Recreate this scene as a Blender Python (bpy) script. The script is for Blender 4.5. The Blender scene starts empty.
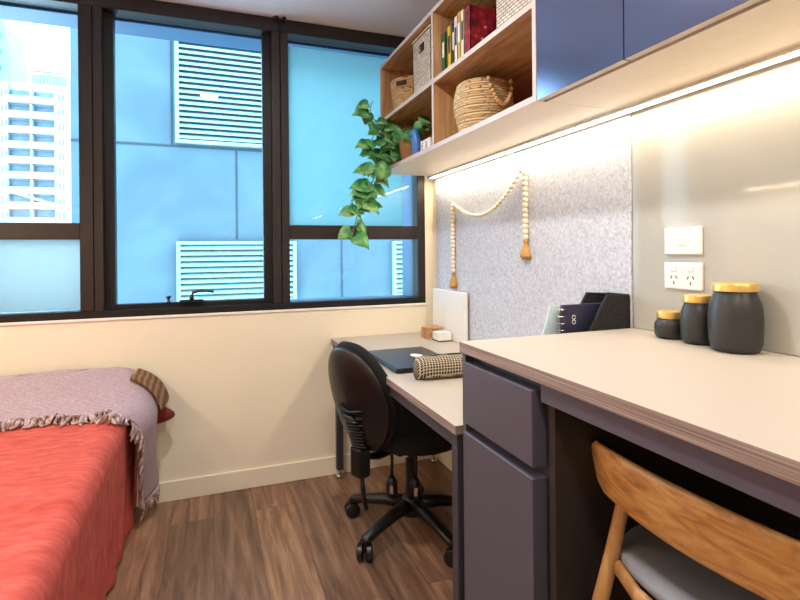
import bpy, bmesh, math, random
from mathutils import Vector, Matrix, noise
random.seed(7)
PI = math.pi
C = bpy.context.scene.collection
S = bpy.context.scene

# ------------------------------------------------------------------ camera
yaw, roll, f, cy = 0.356556, -0.0093787, 507.42, 251.89
c_, s_ = math.cos(yaw), math.sin(yaw)
M3 = Matrix(((c_, -s_, 0), (0, 0, -1), (s_, c_, 0)))
Q3 = Matrix(((math.cos(roll), -math.sin(roll), 0), (math.sin(roll), math.cos(roll), 0), (0, 0, 1)))
A3 = Q3 @ M3
cam = bpy.data.cameras.new('camera')
co = bpy.data.objects.new('camera', cam)
C.objects.link(co)
r_, d_, f_ = A3[0], A3[1], A3[2]
co.matrix_world = Matrix(((r_[0], -d_[0], -f_[0], 0), (r_[1], -d_[1], -f_[1], 0), (r_[2], -d_[2], -f_[2], 1.19), (0, 0, 0, 1)))
cam.sensor_width = 36
cam.lens = f * 36 / 800
cam.shift_y = -(300 - cy) / 800
cam.clip_start = 0.02
cam.clip_end = 500
S.camera = co

# ------------------------------------------------------------------ light and exposure
w = bpy.data.worlds.new('world')
S.world = w
w.use_nodes = True
bg = w.node_tree.nodes['Background']
bg.inputs['Color'].default_value = (0.62, 0.83, 1.0, 1)
bg.inputs['Strength'].default_value = 8.0
sun = bpy.data.lights.new('sun', 'SUN')
sun.energy = 2.2
sun.color = (0.85, 0.95, 1.0)
sun.angle = math.radians(20)
so = bpy.data.objects.new('sun', sun)
C.objects.link(so)
so.location = (-3, -3, 9)
so.rotation_euler = (math.radians(42), 0, math.radians(-30))
LED_W, LED_L, DOWN_W = 5.0, 9.0, 13.0
WARM = (1.0, 0.84, 0.62)
WARM2 = (1.0, 0.96, 0.92)
S.view_settings.view_transform = 'Standard'
S.view_settings.look = 'None'
S.view_settings.gamma = 1
S.view_settings.use_curve_mapping = False
S.view_settings.exposure = 0.66


# ------------------------------------------------------------------ materials
def srgb(r, g, b):
    def q(v):
        v /= 255
        return v / 12.92 if v <= 0.04045 else ((v + 0.055) / 1.055) ** 2.4
    return (q(r), q(g), q(b), 1)


class Mat:
    def __init__(s, name, col=(0.5, 0.5, 0.5, 1), rough=0.5, metal=0, **kw):
        s.m = bpy.data.materials.new(name)
        s.m.use_nodes = True
        s.nt = s.m.node_tree
        s.p = s.nt.nodes['Principled BSDF']
        s.p.inputs['Base Color'].default_value = col
        s.p.inputs['Roughness'].default_value = rough
        s.p.inputs['Metallic'].default_value = metal
        for k, v in kw.items():
            s.p.inputs[k.replace('_', ' ')].default_value = v
        s.tc = None

    def n(s, t, **kw):
        nd = s.nt.nodes.new(t)
        for k, v in kw.items():
            if hasattr(nd, k):
                setattr(nd, k, v)
            else:
                nd.inputs[k.replace('_', ' ')].default_value = v
        return nd

    def l(s, a, b):
        s.nt.links.new(a, b)

    def coord(s, scale=(1, 1, 1), rot=(0, 0, 0)):
        tc = s.n('ShaderNodeTexCoord')
        mp = s.n('ShaderNodeMapping')
        mp.inputs['Scale'].default_value = scale
        mp.inputs['Rotation'].default_value = rot
        s.l(tc.outputs['Object'], mp.inputs['Vector'])
        return mp.outputs['Vector']

    def ramp(s, fac, stops):
        r = s.n('ShaderNodeValToRGB')
        els = r.color_ramp.elements
        while len(els) < len(stops):
            els.new(0.5)
        for e, (p, c) in zip(els, stops):
            e.position = p
            e.color = c
        s.l(fac, r.inputs['Fac'])
        return r.outputs['Color']

    def noise_col(s, scale, stops, sc=(1, 1, 1), detail=4, dist=0, bump=0, bd=0.002):
        v = s.coord(sc)
        nz = s.n('ShaderNodeTexNoise')
        nz.inputs['Scale'].default_value = scale
        nz.inputs['Detail'].default_value = detail
        nz.inputs['Distortion'].default_value = dist
        s.l(v, nz.inputs['Vector'])
        s.l(s.ramp(nz.outputs['Fac'], stops), s.p.inputs['Base Color'])
        if bump:
            s.bump(nz.outputs['Fac'], bump, bd)
        return s

    def bump(s, h, strength=0.3, dist=0.002):
        b = s.n('ShaderNodeBump')
        b.inputs['Strength'].default_value = strength
        b.inputs['Distance'].default_value = dist
        s.l(h, b.inputs['Height'])
        s.l(b.outputs['Normal'], s.p.inputs['Normal'])


def plain(name, r, g, b, rough=0.5, metal=0, var=0.06, scale=30, **kw):
    m = Mat(name, srgb(r, g, b), rough, metal, **kw)
    c = srgb(r, g, b)
    lo = tuple(v * (1 - var) for v in c[:3]) + (1,)
    hi = tuple(min(1, v * (1 + var)) for v in c[:3]) + (1,)
    m.noise_col(scale, [(0.3, lo), (0.7, hi)])
    return m.m


def wood(name, dark, mid, light, sc=(1, 1, 1), scale=9, rough=0.45, dist=1.2, bump=0.1):
    m = Mat(name, rough=rough)
    v = m.coord(sc)
    n1 = m.n('ShaderNodeTexNoise')
    n1.inputs['Scale'].default_value = scale
    n1.inputs['Detail'].default_value = 6
    n1.inputs['Distortion'].default_value = dist
    m.l(v, n1.inputs['Vector'])
    m.l(m.ramp(n1.outputs['Fac'], [(0.32, dark), (0.5, mid), (0.68, light)]), m.p.inputs['Base Color'])
    m.bump(n1.outputs['Fac'], bump, 0.001)
    return m.m


def floor_mat():
    m = Mat('vinyl_plank', rough=0.36)
    v = m.coord((1, 1, 1), (0, 0, PI / 2))
    br = m.n('ShaderNodeTexBrick')
    br.offset = 0.37
    br.inputs['Scale'].default_value = 1
    br.inputs['Brick Width'].default_value = 1.22
    br.inputs['Row Height'].default_value = 0.18
    br.inputs['Mortar Size'].default_value = 0.0009
    br.inputs['Color1'].default_value = (0.1, 0.1, 0.1, 1)
    br.inputs['Color2'].default_value = (0.9, 0.9, 0.9, 1)
    br.inputs['Mortar'].default_value = (0.0, 0.0, 0.0, 1)
    m.l(v, br.inputs['Vector'])
    v2 = m.coord((14, 1.1, 1))
    add = m.n('ShaderNodeVectorMath', operation='ADD')
    m.l(v2, add.inputs[0])
    mul = m.n('ShaderNodeVectorMath', operation='SCALE')
    mul.inputs['Scale'].default_value = 7
    m.l(br.outputs['Color'], mul.inputs[0])
    m.l(mul.outputs[0], add.inputs[1])
    nz = m.n('ShaderNodeTexNoise')
    nz.inputs['Scale'].default_value = 2.2
    nz.inputs['Detail'].default_value = 7
    nz.inputs['Roughness'].default_value = 0.62
    nz.inputs['Distortion'].default_value = 0.5
    m.l(add.outputs[0], nz.inputs['Vector'])
    c = m.ramp(nz.outputs['Fac'], [(0.28, srgb(88, 64, 50)), (0.5, srgb(136, 104, 82)), (0.72, srgb(172, 140, 114))])
    mx = m.n('ShaderNodeMix', data_type='RGBA', blend_type='MULTIPLY')
    mx.inputs['Factor'].default_value = 1
    m.l(c, mx.inputs['A'])
    t = m.ramp(br.outputs['Color'], [(0.0, (0.3, 0.27, 0.25, 1)), (0.06, (0.72, 0.70, 0.70, 1)), (0.9, (1.12, 1.05, 1.0, 1))])
    m.l(t, mx.inputs['B'])
    m.l(mx.outputs['Result'], m.p.inputs['Base Color'])
    m.bump(nz.outputs['Fac'], 0.12, 0.001)
    return m.m


def glass_mat(name, tint, refl=1.0):
    m = bpy.data.materials.new(name)
    m.use_nodes = True
    nt = m.node_tree
    nt.nodes.remove(nt.nodes['Principled BSDF'])
    out = nt.nodes['Material Output']
    tr = nt.nodes.new('ShaderNodeBsdfTransparent')
    tr.inputs['Color'].default_value = tint
    gl = nt.nodes.new('ShaderNodeBsdfGlossy')
    gl.inputs['Roughness'].default_value = 0.01
    fr = nt.nodes.new('ShaderNodeFresnel')
    fr.inputs['IOR'].default_value = 1.45
    mm = nt.nodes.new('ShaderNodeMath')
    mm.operation = 'MULTIPLY'
    mm.inputs[1].default_value = refl
    mx = nt.nodes.new('ShaderNodeMixShader')
    nt.links.new(fr.outputs[0], mm.inputs[0])
    nt.links.new(mm.outputs[0], mx.inputs[0])
    nt.links.new(tr.outputs[0], mx.inputs[1])
    nt.links.new(gl.outputs[0], mx.inputs[2])
    nt.links.new(mx.outputs[0], out.inputs[0])
    return m


def film_mat(col):
    m = bpy.data.materials.new('privacy_film')
    m.use_nodes = True
    nt = m.node_tree
    nt.nodes.remove(nt.nodes['Principled BSDF'])
    out = nt.nodes['Material Output']
    tl = nt.nodes.new('ShaderNodeBsdfTranslucent')
    tl.inputs['Color'].default_value = col
    df = nt.nodes.new('ShaderNodeBsdfDiffuse')
    df.inputs['Color'].default_value = col
    mx = nt.nodes.new('ShaderNodeMixShader')
    mx.inputs[0].default_value = 0.12
    nt.links.new(tl.outputs[0], mx.inputs[1])
    nt.links.new(df.outputs[0], mx.inputs[2])
    nt.links.new(mx.outputs[0], out.inputs[0])
    return m


def emit(name, col, st):
    m = Mat(name, col, 0.6)
    m.p.inputs['Emission Color'].default_value = col
    m.p.inputs['Emission Strength'].default_value = st
    return m.m


def weave_mat(name, c1, c2, gap, bw, rh, rough=0.8, rot=(PI / 2, 0, 0), cyl=False, bump=0.9):
    """strands laid in staggered rows"""
    m = Mat(name, rough=rough)
    tc = m.n('ShaderNodeTexCoord')
    mp = m.n('ShaderNodeMapping')
    if cyl:
        m.l(tc.outputs['UV'], mp.inputs['Vector'])
    else:
        # wrap the pattern round the four sides: x+y along, z up
        sx = m.n('ShaderNodeSeparateXYZ')
        m.l(tc.outputs['Object'], sx.inputs[0])
        ad = m.n('ShaderNodeMath', operation='ADD')
        m.l(sx.outputs[0], ad.inputs[0])
        m.l(sx.outputs[1], ad.inputs[1])
        cb = m.n('ShaderNodeCombineXYZ')
        m.l(ad.outputs[0], cb.inputs[0])
        m.l(sx.outputs[2], cb.inputs[1])
        m.l(cb.outputs[0], mp.inputs['Vector'])
    br = m.n('ShaderNodeTexBrick')
    br.inputs['Scale'].default_value = 1
    br.inputs['Brick Width'].default_value = bw
    br.inputs['Row Height'].default_value = rh
    br.inputs['Mortar Size'].default_value = min(bw, rh) * 0.14
    br.inputs['Mortar Smooth'].default_value = 0.6
    br.inputs['Color1'].default_value = c1
    br.inputs['Color2'].default_value = c2
    br.inputs['Mortar'].default_value = gap
    m.l(mp.outputs[0], br.inputs['Vector'])
    m.l(br.outputs['Color'], m.p.inputs['Base Color'])
    inv = m.n('ShaderNodeMath', operation='SUBTRACT')
    inv.inputs[0].default_value = 1
    m.l(br.outputs['Fac'], inv.inputs[1])
    m.bump(inv.outputs[0], bump, 0.004)
    return m.m


MT = {}
MT['wall'] = plain('cream_paint', 238, 228, 206, 0.75, var=0.015, scale=3)
MT['ceil'] = plain('ceiling_paint', 236, 241, 252, 0.85, var=0.01, scale=3)
MT['floor'] = floor_mat()
MT['frame'] = plain('dark_bronze_aluminium', 52, 44, 42, 0.42, 0.4, var=0.04)
MT['frame_dark'] = plain('black_aluminium', 26, 24, 26, 0.45, 0.3, var=0.04)
MT['reveal'] = plain('blue_grey_outer_aluminium', 34, 68, 96, 0.5, var=0.03)
MT['glass'] = glass_mat('window_glass', (0.86, 0.96, 1.0, 1), 0.8)
MT['film'] = film_mat((0.37, 0.50, 0.51, 1))
MT['film_pale'] = film_mat((0.52, 0.53, 0.51, 1))
MT['black'] = plain('black_plastic', 16, 16, 18, 0.38, var=0.1)
MT['blackfab'] = plain('black_fabric', 17, 17, 19, 0.95, var=0.25, scale=400)
MT['chrome'] = plain('chrome', 210, 205, 198, 0.18, 1.0, var=0.03)
MT['desk_top'] = plain('white_laminate', 188, 177, 166, 0.42, var=0.01, scale=6)
MT['desk_edge'] = wood('ply_edge', srgb(108, 90, 84), srgb(142, 122, 114), srgb(170, 150, 140), (3, 1.2, 160), 3, 0.6, 0.2)
MT['steel'] = plain('charcoal_steel', 66, 64, 72, 0.45, 0.2, var=0.04)
MT['carcass'] = plain('plum_grey_laminate', 82, 78, 90, 0.42, var=0.02, scale=8)
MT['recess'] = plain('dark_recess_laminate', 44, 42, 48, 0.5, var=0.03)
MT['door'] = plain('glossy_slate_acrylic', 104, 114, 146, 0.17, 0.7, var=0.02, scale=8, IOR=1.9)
MT['hole_shade'] = plain('inner_laminate_with_shade', 44, 36, 34, 0.6, var=0.03)  # shadow under the bench is put into this dark colour
MT['door_edge'] = plain('pale_edge_band', 214, 196, 172, 0.5, var=0.03)
MT['oak'] = wood('shelf_oak', srgb(160, 116, 74), srgb(188, 144, 98), srgb(206, 166, 120), (18, 2, 18), 2.0, 0.5, 0.5, 0.05)
MT['oak_v'] = wood('shelf_oak_upright', srgb(160, 116, 74), srgb(188, 144, 98), srgb(206, 166, 120), (18, 18, 2), 2.0, 0.5, 0.5, 0.05)
MT['oak_edge'] = plain('shelf_edge_band', 202, 186, 178, 0.5, var=0.04)
MT['pale_under'] = plain('pale_board_underside', 236, 222, 200, 0.5, var=0.02)
MT['terra'] = plain('terracotta_panel', 150, 82, 56, 0.6, var=0.04)
MT['splash'] = plain('cream_back_painted_glass', 186, 184, 176, 0.06, var=0.01, scale=2)
MT['white'] = plain('white_plastic', 238, 234, 230, 0.35, var=0.01)
MT['slot'] = plain('dark_slot', 60, 54, 52, 0.6)
MT['jar'] = plain('matt_black_glaze', 46, 44, 44, 0.42, var=0.05, scale=20)
MT['gold'] = plain('brass_lid', 224, 186, 108, 0.38, 0.7, var=0.05)
MT['led'] = emit('led_diffuser', (1.0, 0.86, 0.62, 1), 10)
MT['lampglow'] = emit('downlight_diffuser', (1.0, 0.94, 0.86, 1), 3)
MT['chairwood'] = wood('oiled_oak', srgb(156, 106, 56), srgb(206, 150, 88), srgb(226, 176, 112), (7, 1.4, 7), 4, 0.42, 2.2, 0.08)
MT['chairleg'] = wood('oiled_oak_leg', srgb(156, 110, 64), srgb(180, 132, 82), srgb(198, 152, 98), (12, 12, 1.5), 4, 0.42, 0.5, 0.05)
MT['greyseat'] = plain('grey_leather', 128, 128, 134, 0.4, var=0.03, scale=60)
MT['coral'] = None
m = Mat('coral_linen', rough=0.9)
m.noise_col(5, [(0.25, srgb(170, 64, 56)), (0.5, srgb(192, 80, 70)), (0.75, srgb(210, 100, 90))], (3, 9, 3), 8, 0.8, 0.25, 0.002)
MT['coral'] = m.m
m = Mat('mattress_ticking', srgb(225, 220, 212), 0.9)
m.noise_col(40, [(0.3, srgb(215, 210, 204)), (0.7, srgb(232, 228, 220))])
MT['mattress'] = m.m
MT['throw'] = weave_mat('mauve_grey_weave', srgb(196, 178, 192), srgb(180, 160, 172), srgb(146, 120, 124), 0.007, 0.004, 0.95, bump=0.5)
m = Mat('fringe_yarn', rough=0.95)
m.noise_col(26, [(0.3, srgb(92, 56, 44)), (0.45, srgb(150, 118, 110)), (0.58, srgb(196, 178, 184)), (0.72, srgb(140, 98, 66))], detail=2)
MT['fringe'] = m.m
m = Mat('brown_stripe', rough=0.95)
v = m.coord((1, 1, 1))
wv = m.n('ShaderNodeTexWave', bands_direction='X')
wv.inputs['Scale'].default_value = 14
wv.inputs['Distortion'].default_value = 0.6
m.l(v, wv.inputs['Vector'])
m.l(m.ramp(wv.outputs['Fac'], [(0.2, srgb(100, 70, 48)), (0.55, srgb(124, 88, 62)), (0.9, srgb(146, 112, 84))]), m.p.inputs['Base Color'])
MT['brown'] = m.m
MT['maroon'] = plain('maroon_velvet', 116, 28, 30, 0.9, var=0.2, scale=60)
m = Mat('blue_grey_felt', rough=0.98)
m.noise_col(85, [(0.3, srgb(176, 180, 196)), (0.5, srgb(202, 206, 218)), (0.7, srgb(222, 224, 232))], detail=8, dist=1.0, bump=0.3, bd=0.001)
MT['felt'] = m.m
m = Mat('board_formed_concrete', rough=0.9)
m.noise_col(1.4, [(0.25, srgb(42, 62, 72)), (0.5, srgb(50, 70, 80)), (0.75, srgb(60, 80, 90))], (1, 1, 1), 8, 1.0, 0.2, 0.01)
MT['concrete'] = m.m
MT['joint'] = plain('concrete_joint', 22, 36, 44, 0.9)
MT['louvre'] = plain('pale_louvre_metal', 98, 130, 128, 0.5, var=0.03)
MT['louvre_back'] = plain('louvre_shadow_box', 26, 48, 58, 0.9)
MT['tower'] = plain('pale_tower_render', 128, 136, 140, 0.9, var=0.04, scale=0.3)
MT['tower2'] = plain('pale_cyan_tower', 86, 112, 122, 0.7, var=0.04, scale=0.3)
MT['towerglass'] = plain('tower_glass', 62, 84, 100, 0.3, var=0.3, scale=0.6)
MT['wicker_white'] = weave_mat('whitewashed_wicker', srgb(226, 214, 198), srgb(196, 182, 164), srgb(96, 78, 62), 0.022, 0.011)
MT['wicker_tan'] = weave_mat('tan_seagrass', srgb(218, 184, 134), srgb(190, 152, 102), srgb(124, 92, 58), 0.024, 0.010, cyl=False)
MT['rope'] = weave_mat('natural_rope', srgb(230, 204, 160), srgb(200, 168, 118), srgb(136, 102, 64), 0.026, 0.0095, bump=1.0)
MT['darkleather'] = plain('dark_brown_leather', 58, 30, 22, 0.5)
MT['bead'] = plain('pale_wood_bead', 232, 220, 198, 0.45, var=0.04)
MT['beadtan'] = plain('tan_wood_bead', 206, 168, 116, 0.45, var=0.06)
MT['jute'] = plain('jute_tassel', 190, 146, 84, 0.95, var=0.25, scale=200)
MT['kraft'] = plain('kraft_pot', 150, 102, 64, 0.8, var=0.1)
MT['terracotta'] = plain('terracotta_pot', 148, 92, 62, 0.85, var=0.1)
MT['bluefig'] = plain('cobalt_glaze', 60, 116, 190, 0.35, var=0.05)
m = Mat('ivy_leaf', rough=0.5)
m.noise_col(22, [(0.3, srgb(46, 112, 60)), (0.5, srgb(86, 158, 90)), (0.7, srgb(164, 200, 124))], detail=3)
m.p.inputs['Subsurface Weight'].default_value = 0.0
MT['leaf'] = m.m
MT['stem'] = plain('green_stem', 92, 128, 62, 0.7)
m = Mat('laptop_lid', rough=0.28, metal=0.5)
m.noise_col(60, [(0.3, srgb(46, 50, 62)), (0.7, srgb(54, 58, 70))])
MT['laptop'] = m.m
MT['bookpage'] = plain('book_pages', 226, 212, 184, 0.9, var=0.05)


def check_mat():
    m = Mat('gingham_cloth', rough=0.9)
    tc = m.n('ShaderNodeTexCoord')
    sx = m.n('ShaderNodeSeparateXYZ')
    m.l(tc.outputs['Object'], sx.inputs[0])
    outs = []
    for src in ('along', 'round'):
        if src == 'along':
            v = sx.outputs[0]
        else:
            ad = m.n('ShaderNodeMath', operation='ADD')
            m.l(sx.outputs[1], ad.inputs[0])
            m.l(sx.outputs[2], ad.inputs[1])
            v = ad.outputs[0]
        mu = m.n('ShaderNodeMath', operation='MULTIPLY')
        mu.inputs[1].default_value = 92
        m.l(v, mu.inputs[0])
        fr = m.n('ShaderNodeMath', operation='FRACT')
        m.l(mu.outputs[0], fr.inputs[0])
        gt = m.n('ShaderNodeMath', operation='GREATER_THAN')
        gt.inputs[1].default_value = 0.70
        m.l(fr.outputs[0], gt.inputs[0])
        outs.append(gt.outputs[0])
    mx = m.n('ShaderNodeMath', operation='MAXIMUM')
    m.l(outs[0], mx.inputs[0])
    m.l(outs[1], mx.inputs[1])
    m.l(m.ramp(mx.outputs[0], [(0.0, srgb(34, 32, 34)), (1.0, srgb(186, 170, 146))]), m.p.inputs['Base Color'])
    return m.m


MT['check'] = check_mat()


def floral_mat():
    m = Mat('red_floral_cover', rough=0.6)
    v = m.coord((1, 1, 1))
    vo = m.n('ShaderNodeTexVoronoi')
    vo.inputs['Scale'].default_value = 36
    m.l(v, vo.inputs['Vector'])
    m.l(m.ramp(vo.outputs['Distance'], [(0.12, srgb(226, 190, 170)), (0.2, srgb(176, 44, 60)), (0.5, srgb(150, 18, 40)), (0.8, srgb(90, 14, 30))]), m.p.inputs['Base Color'])
    return m.m


MT['floral'] = floral_mat()


# ------------------------------------------------------------------ mesh helpers
class MB:
    def __init__(s):
        s.bm = bmesh.new()

    def box(s, x0, x1, y0, y1, z0, z1, bev=0, mi=0, seg=1):
        vs = [s.bm.verts.new(p) for p in ((x0, y0, z0), (x1, y0, z0), (x1, y1, z0), (x0, y1, z0), (x0, y0, z1), (x1, y0, z1), (x1, y1, z1), (x0, y1, z1))]
        fs = [s.bm.faces.new([vs[i] for i in q]) for q in ((3, 2, 1, 0), (4, 5, 6, 7), (0, 1, 5, 4), (1, 2, 6, 5), (2, 3, 7, 6), (3, 0, 4, 7))]
        for fc in fs:
            fc.material_index = mi
        if bev:
            es = list({e for fc in fs for e in fc.edges})
            r = bmesh.ops.bevel(s.bm, geom=es, offset=bev, segments=seg, affect='EDGES', profile=0.5)
            for fc in r['faces']:
                fc.material_index = mi
        return s

    def tube(s, pts, rad, n=10, cap=True, mi=0):
        pts = [Vector(p) for p in pts]
        if not isinstance(rad, (list, tuple)):
            rad = [rad] * len(pts)
        rings = []
        up = Vector((0, 0, 1))
        for i, p in enumerate(pts):
            t = (pts[min(i + 1, len(pts) - 1)] - pts[max(i - 1, 0)]).normalized()
            a = up if abs(t.dot(up)) < 0.95 else Vector((1, 0, 0))
            u = t.cross(a).normalized()
            v = t.cross(u).normalized()
            rr = rad[i]
            ru, rv = rr if isinstance(rr, tuple) else (rr, rr)
            rings.append([s.bm.verts.new(p + u * math.cos(2 * PI * k / n) * ru + v * math.sin(2 * PI * k / n) * rv) for k in range(n)])
        for a, b in zip(rings, rings[1:]):
            for k in range(n):
                s.bm.faces.new((a[k], a[(k + 1) % n], b[(k + 1) % n], b[k])).material_index = mi
        if cap:
            s.bm.faces.new(rings[0][::-1]).material_index = mi
            s.bm.faces.new(rings[-1]).material_index = mi
        return s

    def lathe(s, prof, cx=0, cy=0, z0=0, n=32, mi=0, cap=True, sx=1, sy=1):
        rings = []
        for r, z in prof:
            rings.append([s.bm.verts.new((cx + r * sx * math.cos(2 * PI * k / n), cy + r * sy * math.sin(2 * PI * k / n), z0 + z)) for k in range(n)])
        for a, b in zip(rings, rings[1:]):
            for k in range(n):
                s.bm.faces.new((a[k], a[(k + 1) % n], b[(k + 1) % n], b[k])).material_index = mi
        if cap:
            s.bm.faces.new(rings[0][::-1]).material_index = mi
            s.bm.faces.new(rings[-1]).material_index = mi
        return s

    def ball(s, c, r, n=10, mi=0, sc=(1, 1, 1)):
        res = bmesh.ops.create_uvsphere(s.bm, u_segments=n, v_segments=max(6, n - 2), radius=r)
        for v in res['verts']:
            v.co = Vector((v.co.x * sc[0] + c[0], v.co.y * sc[1] + c[1], v.co.z * sc[2] + c[2]))
        return s

    def grid(s, fn, nu, nv, th=0.0, mi=0):
        """surface fn(u,v) -> point, optionally given thickness by solidify in build"""
        vs = [[s.bm.verts.new(fn(i / nu, j / nv)) for j in range(nv + 1)] for i in range(nu + 1)]
        for i in range(nu):
            for j in range(nv):
                s.bm.faces.new((vs[i][j], vs[i + 1][j], vs[i + 1][j + 1], vs[i][j + 1])).material_index = mi
        return s

    def prism(s, pts, axis, a, b, mi=0):
        """pts 2D outline in the plane perpendicular to axis, from a to b"""
        def P(p, t):
            return {'x': (t, p[0], p[1]), 'y': (p[0], t, p[1]), 'z': (p[0], p[1], t)}[axis]
        A = [s.bm.verts.new(P(p, a)) for p in pts]
        B = [s.bm.verts.new(P(p, b)) for p in pts]
        n = len(pts)
        s.bm.faces.new(A[::-1]).material_index = mi
        s.bm.faces.new(B).material_index = mi
        for i in range(n):
            s.bm.faces.new((A[i], A[(i + 1) % n], B[(i + 1) % n], B[i])).material_index = mi
        return s

    def xf(s, mat):
        s.bm.transform(mat)
        return s

    def build(s, name, mats, parent=None, smooth=False, solid=0, sub=0, bevel=0, off=-1, angle=None):
        bmesh.ops.recalc_face_normals(s.bm, faces=s.bm.faces)
        me = bpy.data.meshes.new(name)
        s.bm.to_mesh(me)
        s.bm.free()
        if not isinstance(mats, (list, tuple)):
            mats = [mats]
        for mm in mats:
            me.materials.append(mm)
        if smooth:
            for p in me.polygons:
                p.use_smooth = True
            if angle:
                try:
                    me.set_sharp_from_angle(angle=math.radians(angle))
                except Exception:
                    pass
        o = bpy.data.objects.new(name, me)
        C.objects.link(o)
        if solid:
            md = o.modifiers.new('solid', 'SOLIDIFY')
            md.thickness = solid
            md.offset = off
        if bevel:
            md = o.modifiers.new('bevel', 'BEVEL')
            md.width = bevel
            md.segments = 3
            md.limit_method = 'ANGLE'
        if sub:
            md = o.modifiers.new('sub', 'SUBSURF')
            md.levels = md.render_levels = sub
        if parent:
            o.parent = parent
        return o


def tag(o, label, cat, group=None):
    o['label'] = label
    o['category'] = cat
    if group:
        o['group'] = group
    return o


def thing(name, label, cat, loc=(0, 0, 0), rz=0, group=None):
    o = bpy.data.objects.new(name, None)
    C.objects.link(o)
    o.location = loc
    o.rotation_euler = (0, 0, rz)
    return tag(o, label, cat, group)


def struct(o):
    o['kind'] = 'structure'
    return o


def bx(name, mat, x0, x1, y0, y1, z0, z1, parent=None, bev=0, seg=1):
    return MB().box(x0, x1, y0, y1, z0, z1, bev, seg=seg).build(name, mat, parent)


def lab(o, text):
    o['label'] = text
    return o


# ------------------------------------------------------------------ setting
XW, YB, ZC = 1.21, 2.69, 2.41
XL, YF = -1.32, -1.7
struct(bx('floor', MT['floor'], XL, XW, YF, YB, -0.1, 0))
struct(bx('ceiling', MT['ceil'], XL - 0.15, XW + 0.15, YF - 0.15, YB + 0.15, ZC, ZC + 0.12))
b = MB()
b.box(XL - 0.15, XW + 0.15, YB, YB + 0.15, -0.1, 0.895)
b.box(XL - 0.15, -1.15, YB, YB + 0.15, 0.895, ZC)
b.box(1.155, XW + 0.15, YB, YB + 0.15, 0.895, ZC)
struct(b.build('wall_back', MT['wall']))
struct(bx('wall_right', MT['wall'], XW, XW + 0.15, YF, YB, -0.1, ZC))
struct(bx('wall_left', MT['wall'], XL - 0.15, XL, YF, YB, -0.1, ZC))
struct(bx('wall_front', MT['wall'], XL - 0.15, XW + 0.15, YF - 0.15, YF, -0.1, ZC))
struct(bx('baseboard_back', MT['wall'], XL, XW, YB - 0.014, YB, 0, 0.095, bev=0.002))
struct(bx('trim_1', MT['white'], -1.15, 1.16, YB - 0.008, YB + 0.06, 0.883, 0.896, bev=0.002))

# window
win = bpy.data.objects.new('window_1', None)
C.objects.link(win)
win.location = (0, YB, 0.9)
struct(win)


def wbox(name, mat, x0, x1, y0, y1, z0, z1, bev=0.002):
    o = bx(name, mat, x0, x1, y0, y1, z0 - 0.9, z1 - 0.9, win, bev)
    return o


Y0 = -0.006
wbox('window_head', MT['frame'], -1.15, 1.155, Y0, 0.09, 2.338, 2.408)
wbox('window_sill_rail', MT['frame_dark'], -1.15, 1.155, Y0, 0.09, 0.896, 0.930)
wbox('window_jamb', MT['frame'], 1.108, 1.155, Y0, 0.09, 0.930, 2.338)
wbox('window_jamb', MT['frame'], -1.15, -1.10, Y0, 0.09, 0.930, 2.338)
wbox('window_mullion', MT['frame'], -0.563, -0.508, Y0 + 0.004, 0.09, 0.930, 2.338)
wbox('window_mullion', MT['frame'], -0.504, -0.468, Y0, 0.09, 0.930, 2.338)
wbox('window_stile', MT['frame_dark'], -0.468, -0.425, 0.035, 0.09, 0.930, 2.338)
wbox('window_stile', MT['frame_dark'], 0.258, 0.302, 0.035, 0.09, 0.930, 2.338)
wbox('window_mullion', MT['frame'], 0.302, 0.343, Y0, 0.09, 0.930, 2.338)
wbox('window_mullion', MT['frame'], 0.347, 0.387, Y0 + 0.004, 0.09, 0.930, 2.338)
wbox('window_transom', MT['frame'], -1.10, -0.563, 0.0, 0.09, 1.262, 1.336)
wbox('window_transom', MT['frame'], 0.387, 1.108, 0.0, 0.09, 1.262, 1.336)
wbox('window_bottom_rail', MT['frame_dark'], -0.425, 0.258, 0.035, 0.09, 0.930, 0.952)
for x0, x1, z0, z1 in ((-1.10, -0.563, 1.336, 2.338), (-1.10, -0.563, 0.93, 1.262), (-0.425, 0.258, 0.952, 2.338), (0.387, 1.108, 1.336, 2.338), (0.387, 1.108, 0.93, 1.262)):
    wbox('glass_pane', MT['glass'], x0, x1, 0.055, 0.061, z0, z1, 0)
lab(wbox('privacy_film', MT['film_pale'], -1.10, -0.566, 0.064, 0.066, 0.935, 1.262, 0), 'pale cyan translucent film')
lab(wbox('privacy_film', MT['film'], 0.389, 1.045, 0.064, 0.066, 1.336, 2.30, 0), 'pale cyan translucent film')
# outer blue-grey reveal round the opening
wbox('outer_reveal', MT['reveal'], 1.112, 1.16, 0.092, 0.26, 0.90, 2.37)
wbox('outer_reveal', MT['reveal'], -1.16, -1.11, 0.092, 0.26, 0.90, 2.37)
wbox('outer_reveal', MT['reveal'], -1.16, 1.16, 0.092, 0.26, 2.325, 2.37)
wbox('outer_sill', MT['reveal'], -1.16, 1.16, 0.092, 0.26, 0.895, 0.925)

# window catches on the middle sash
def wpart(name, label, loc):
    o = bpy.data.objects.new(name, None)
    C.objects.link(o)
    o.parent = win
    o.location = (loc[0], loc[1] - YB, loc[2] - 0.9)
    o['label'] = label
    return o


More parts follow.
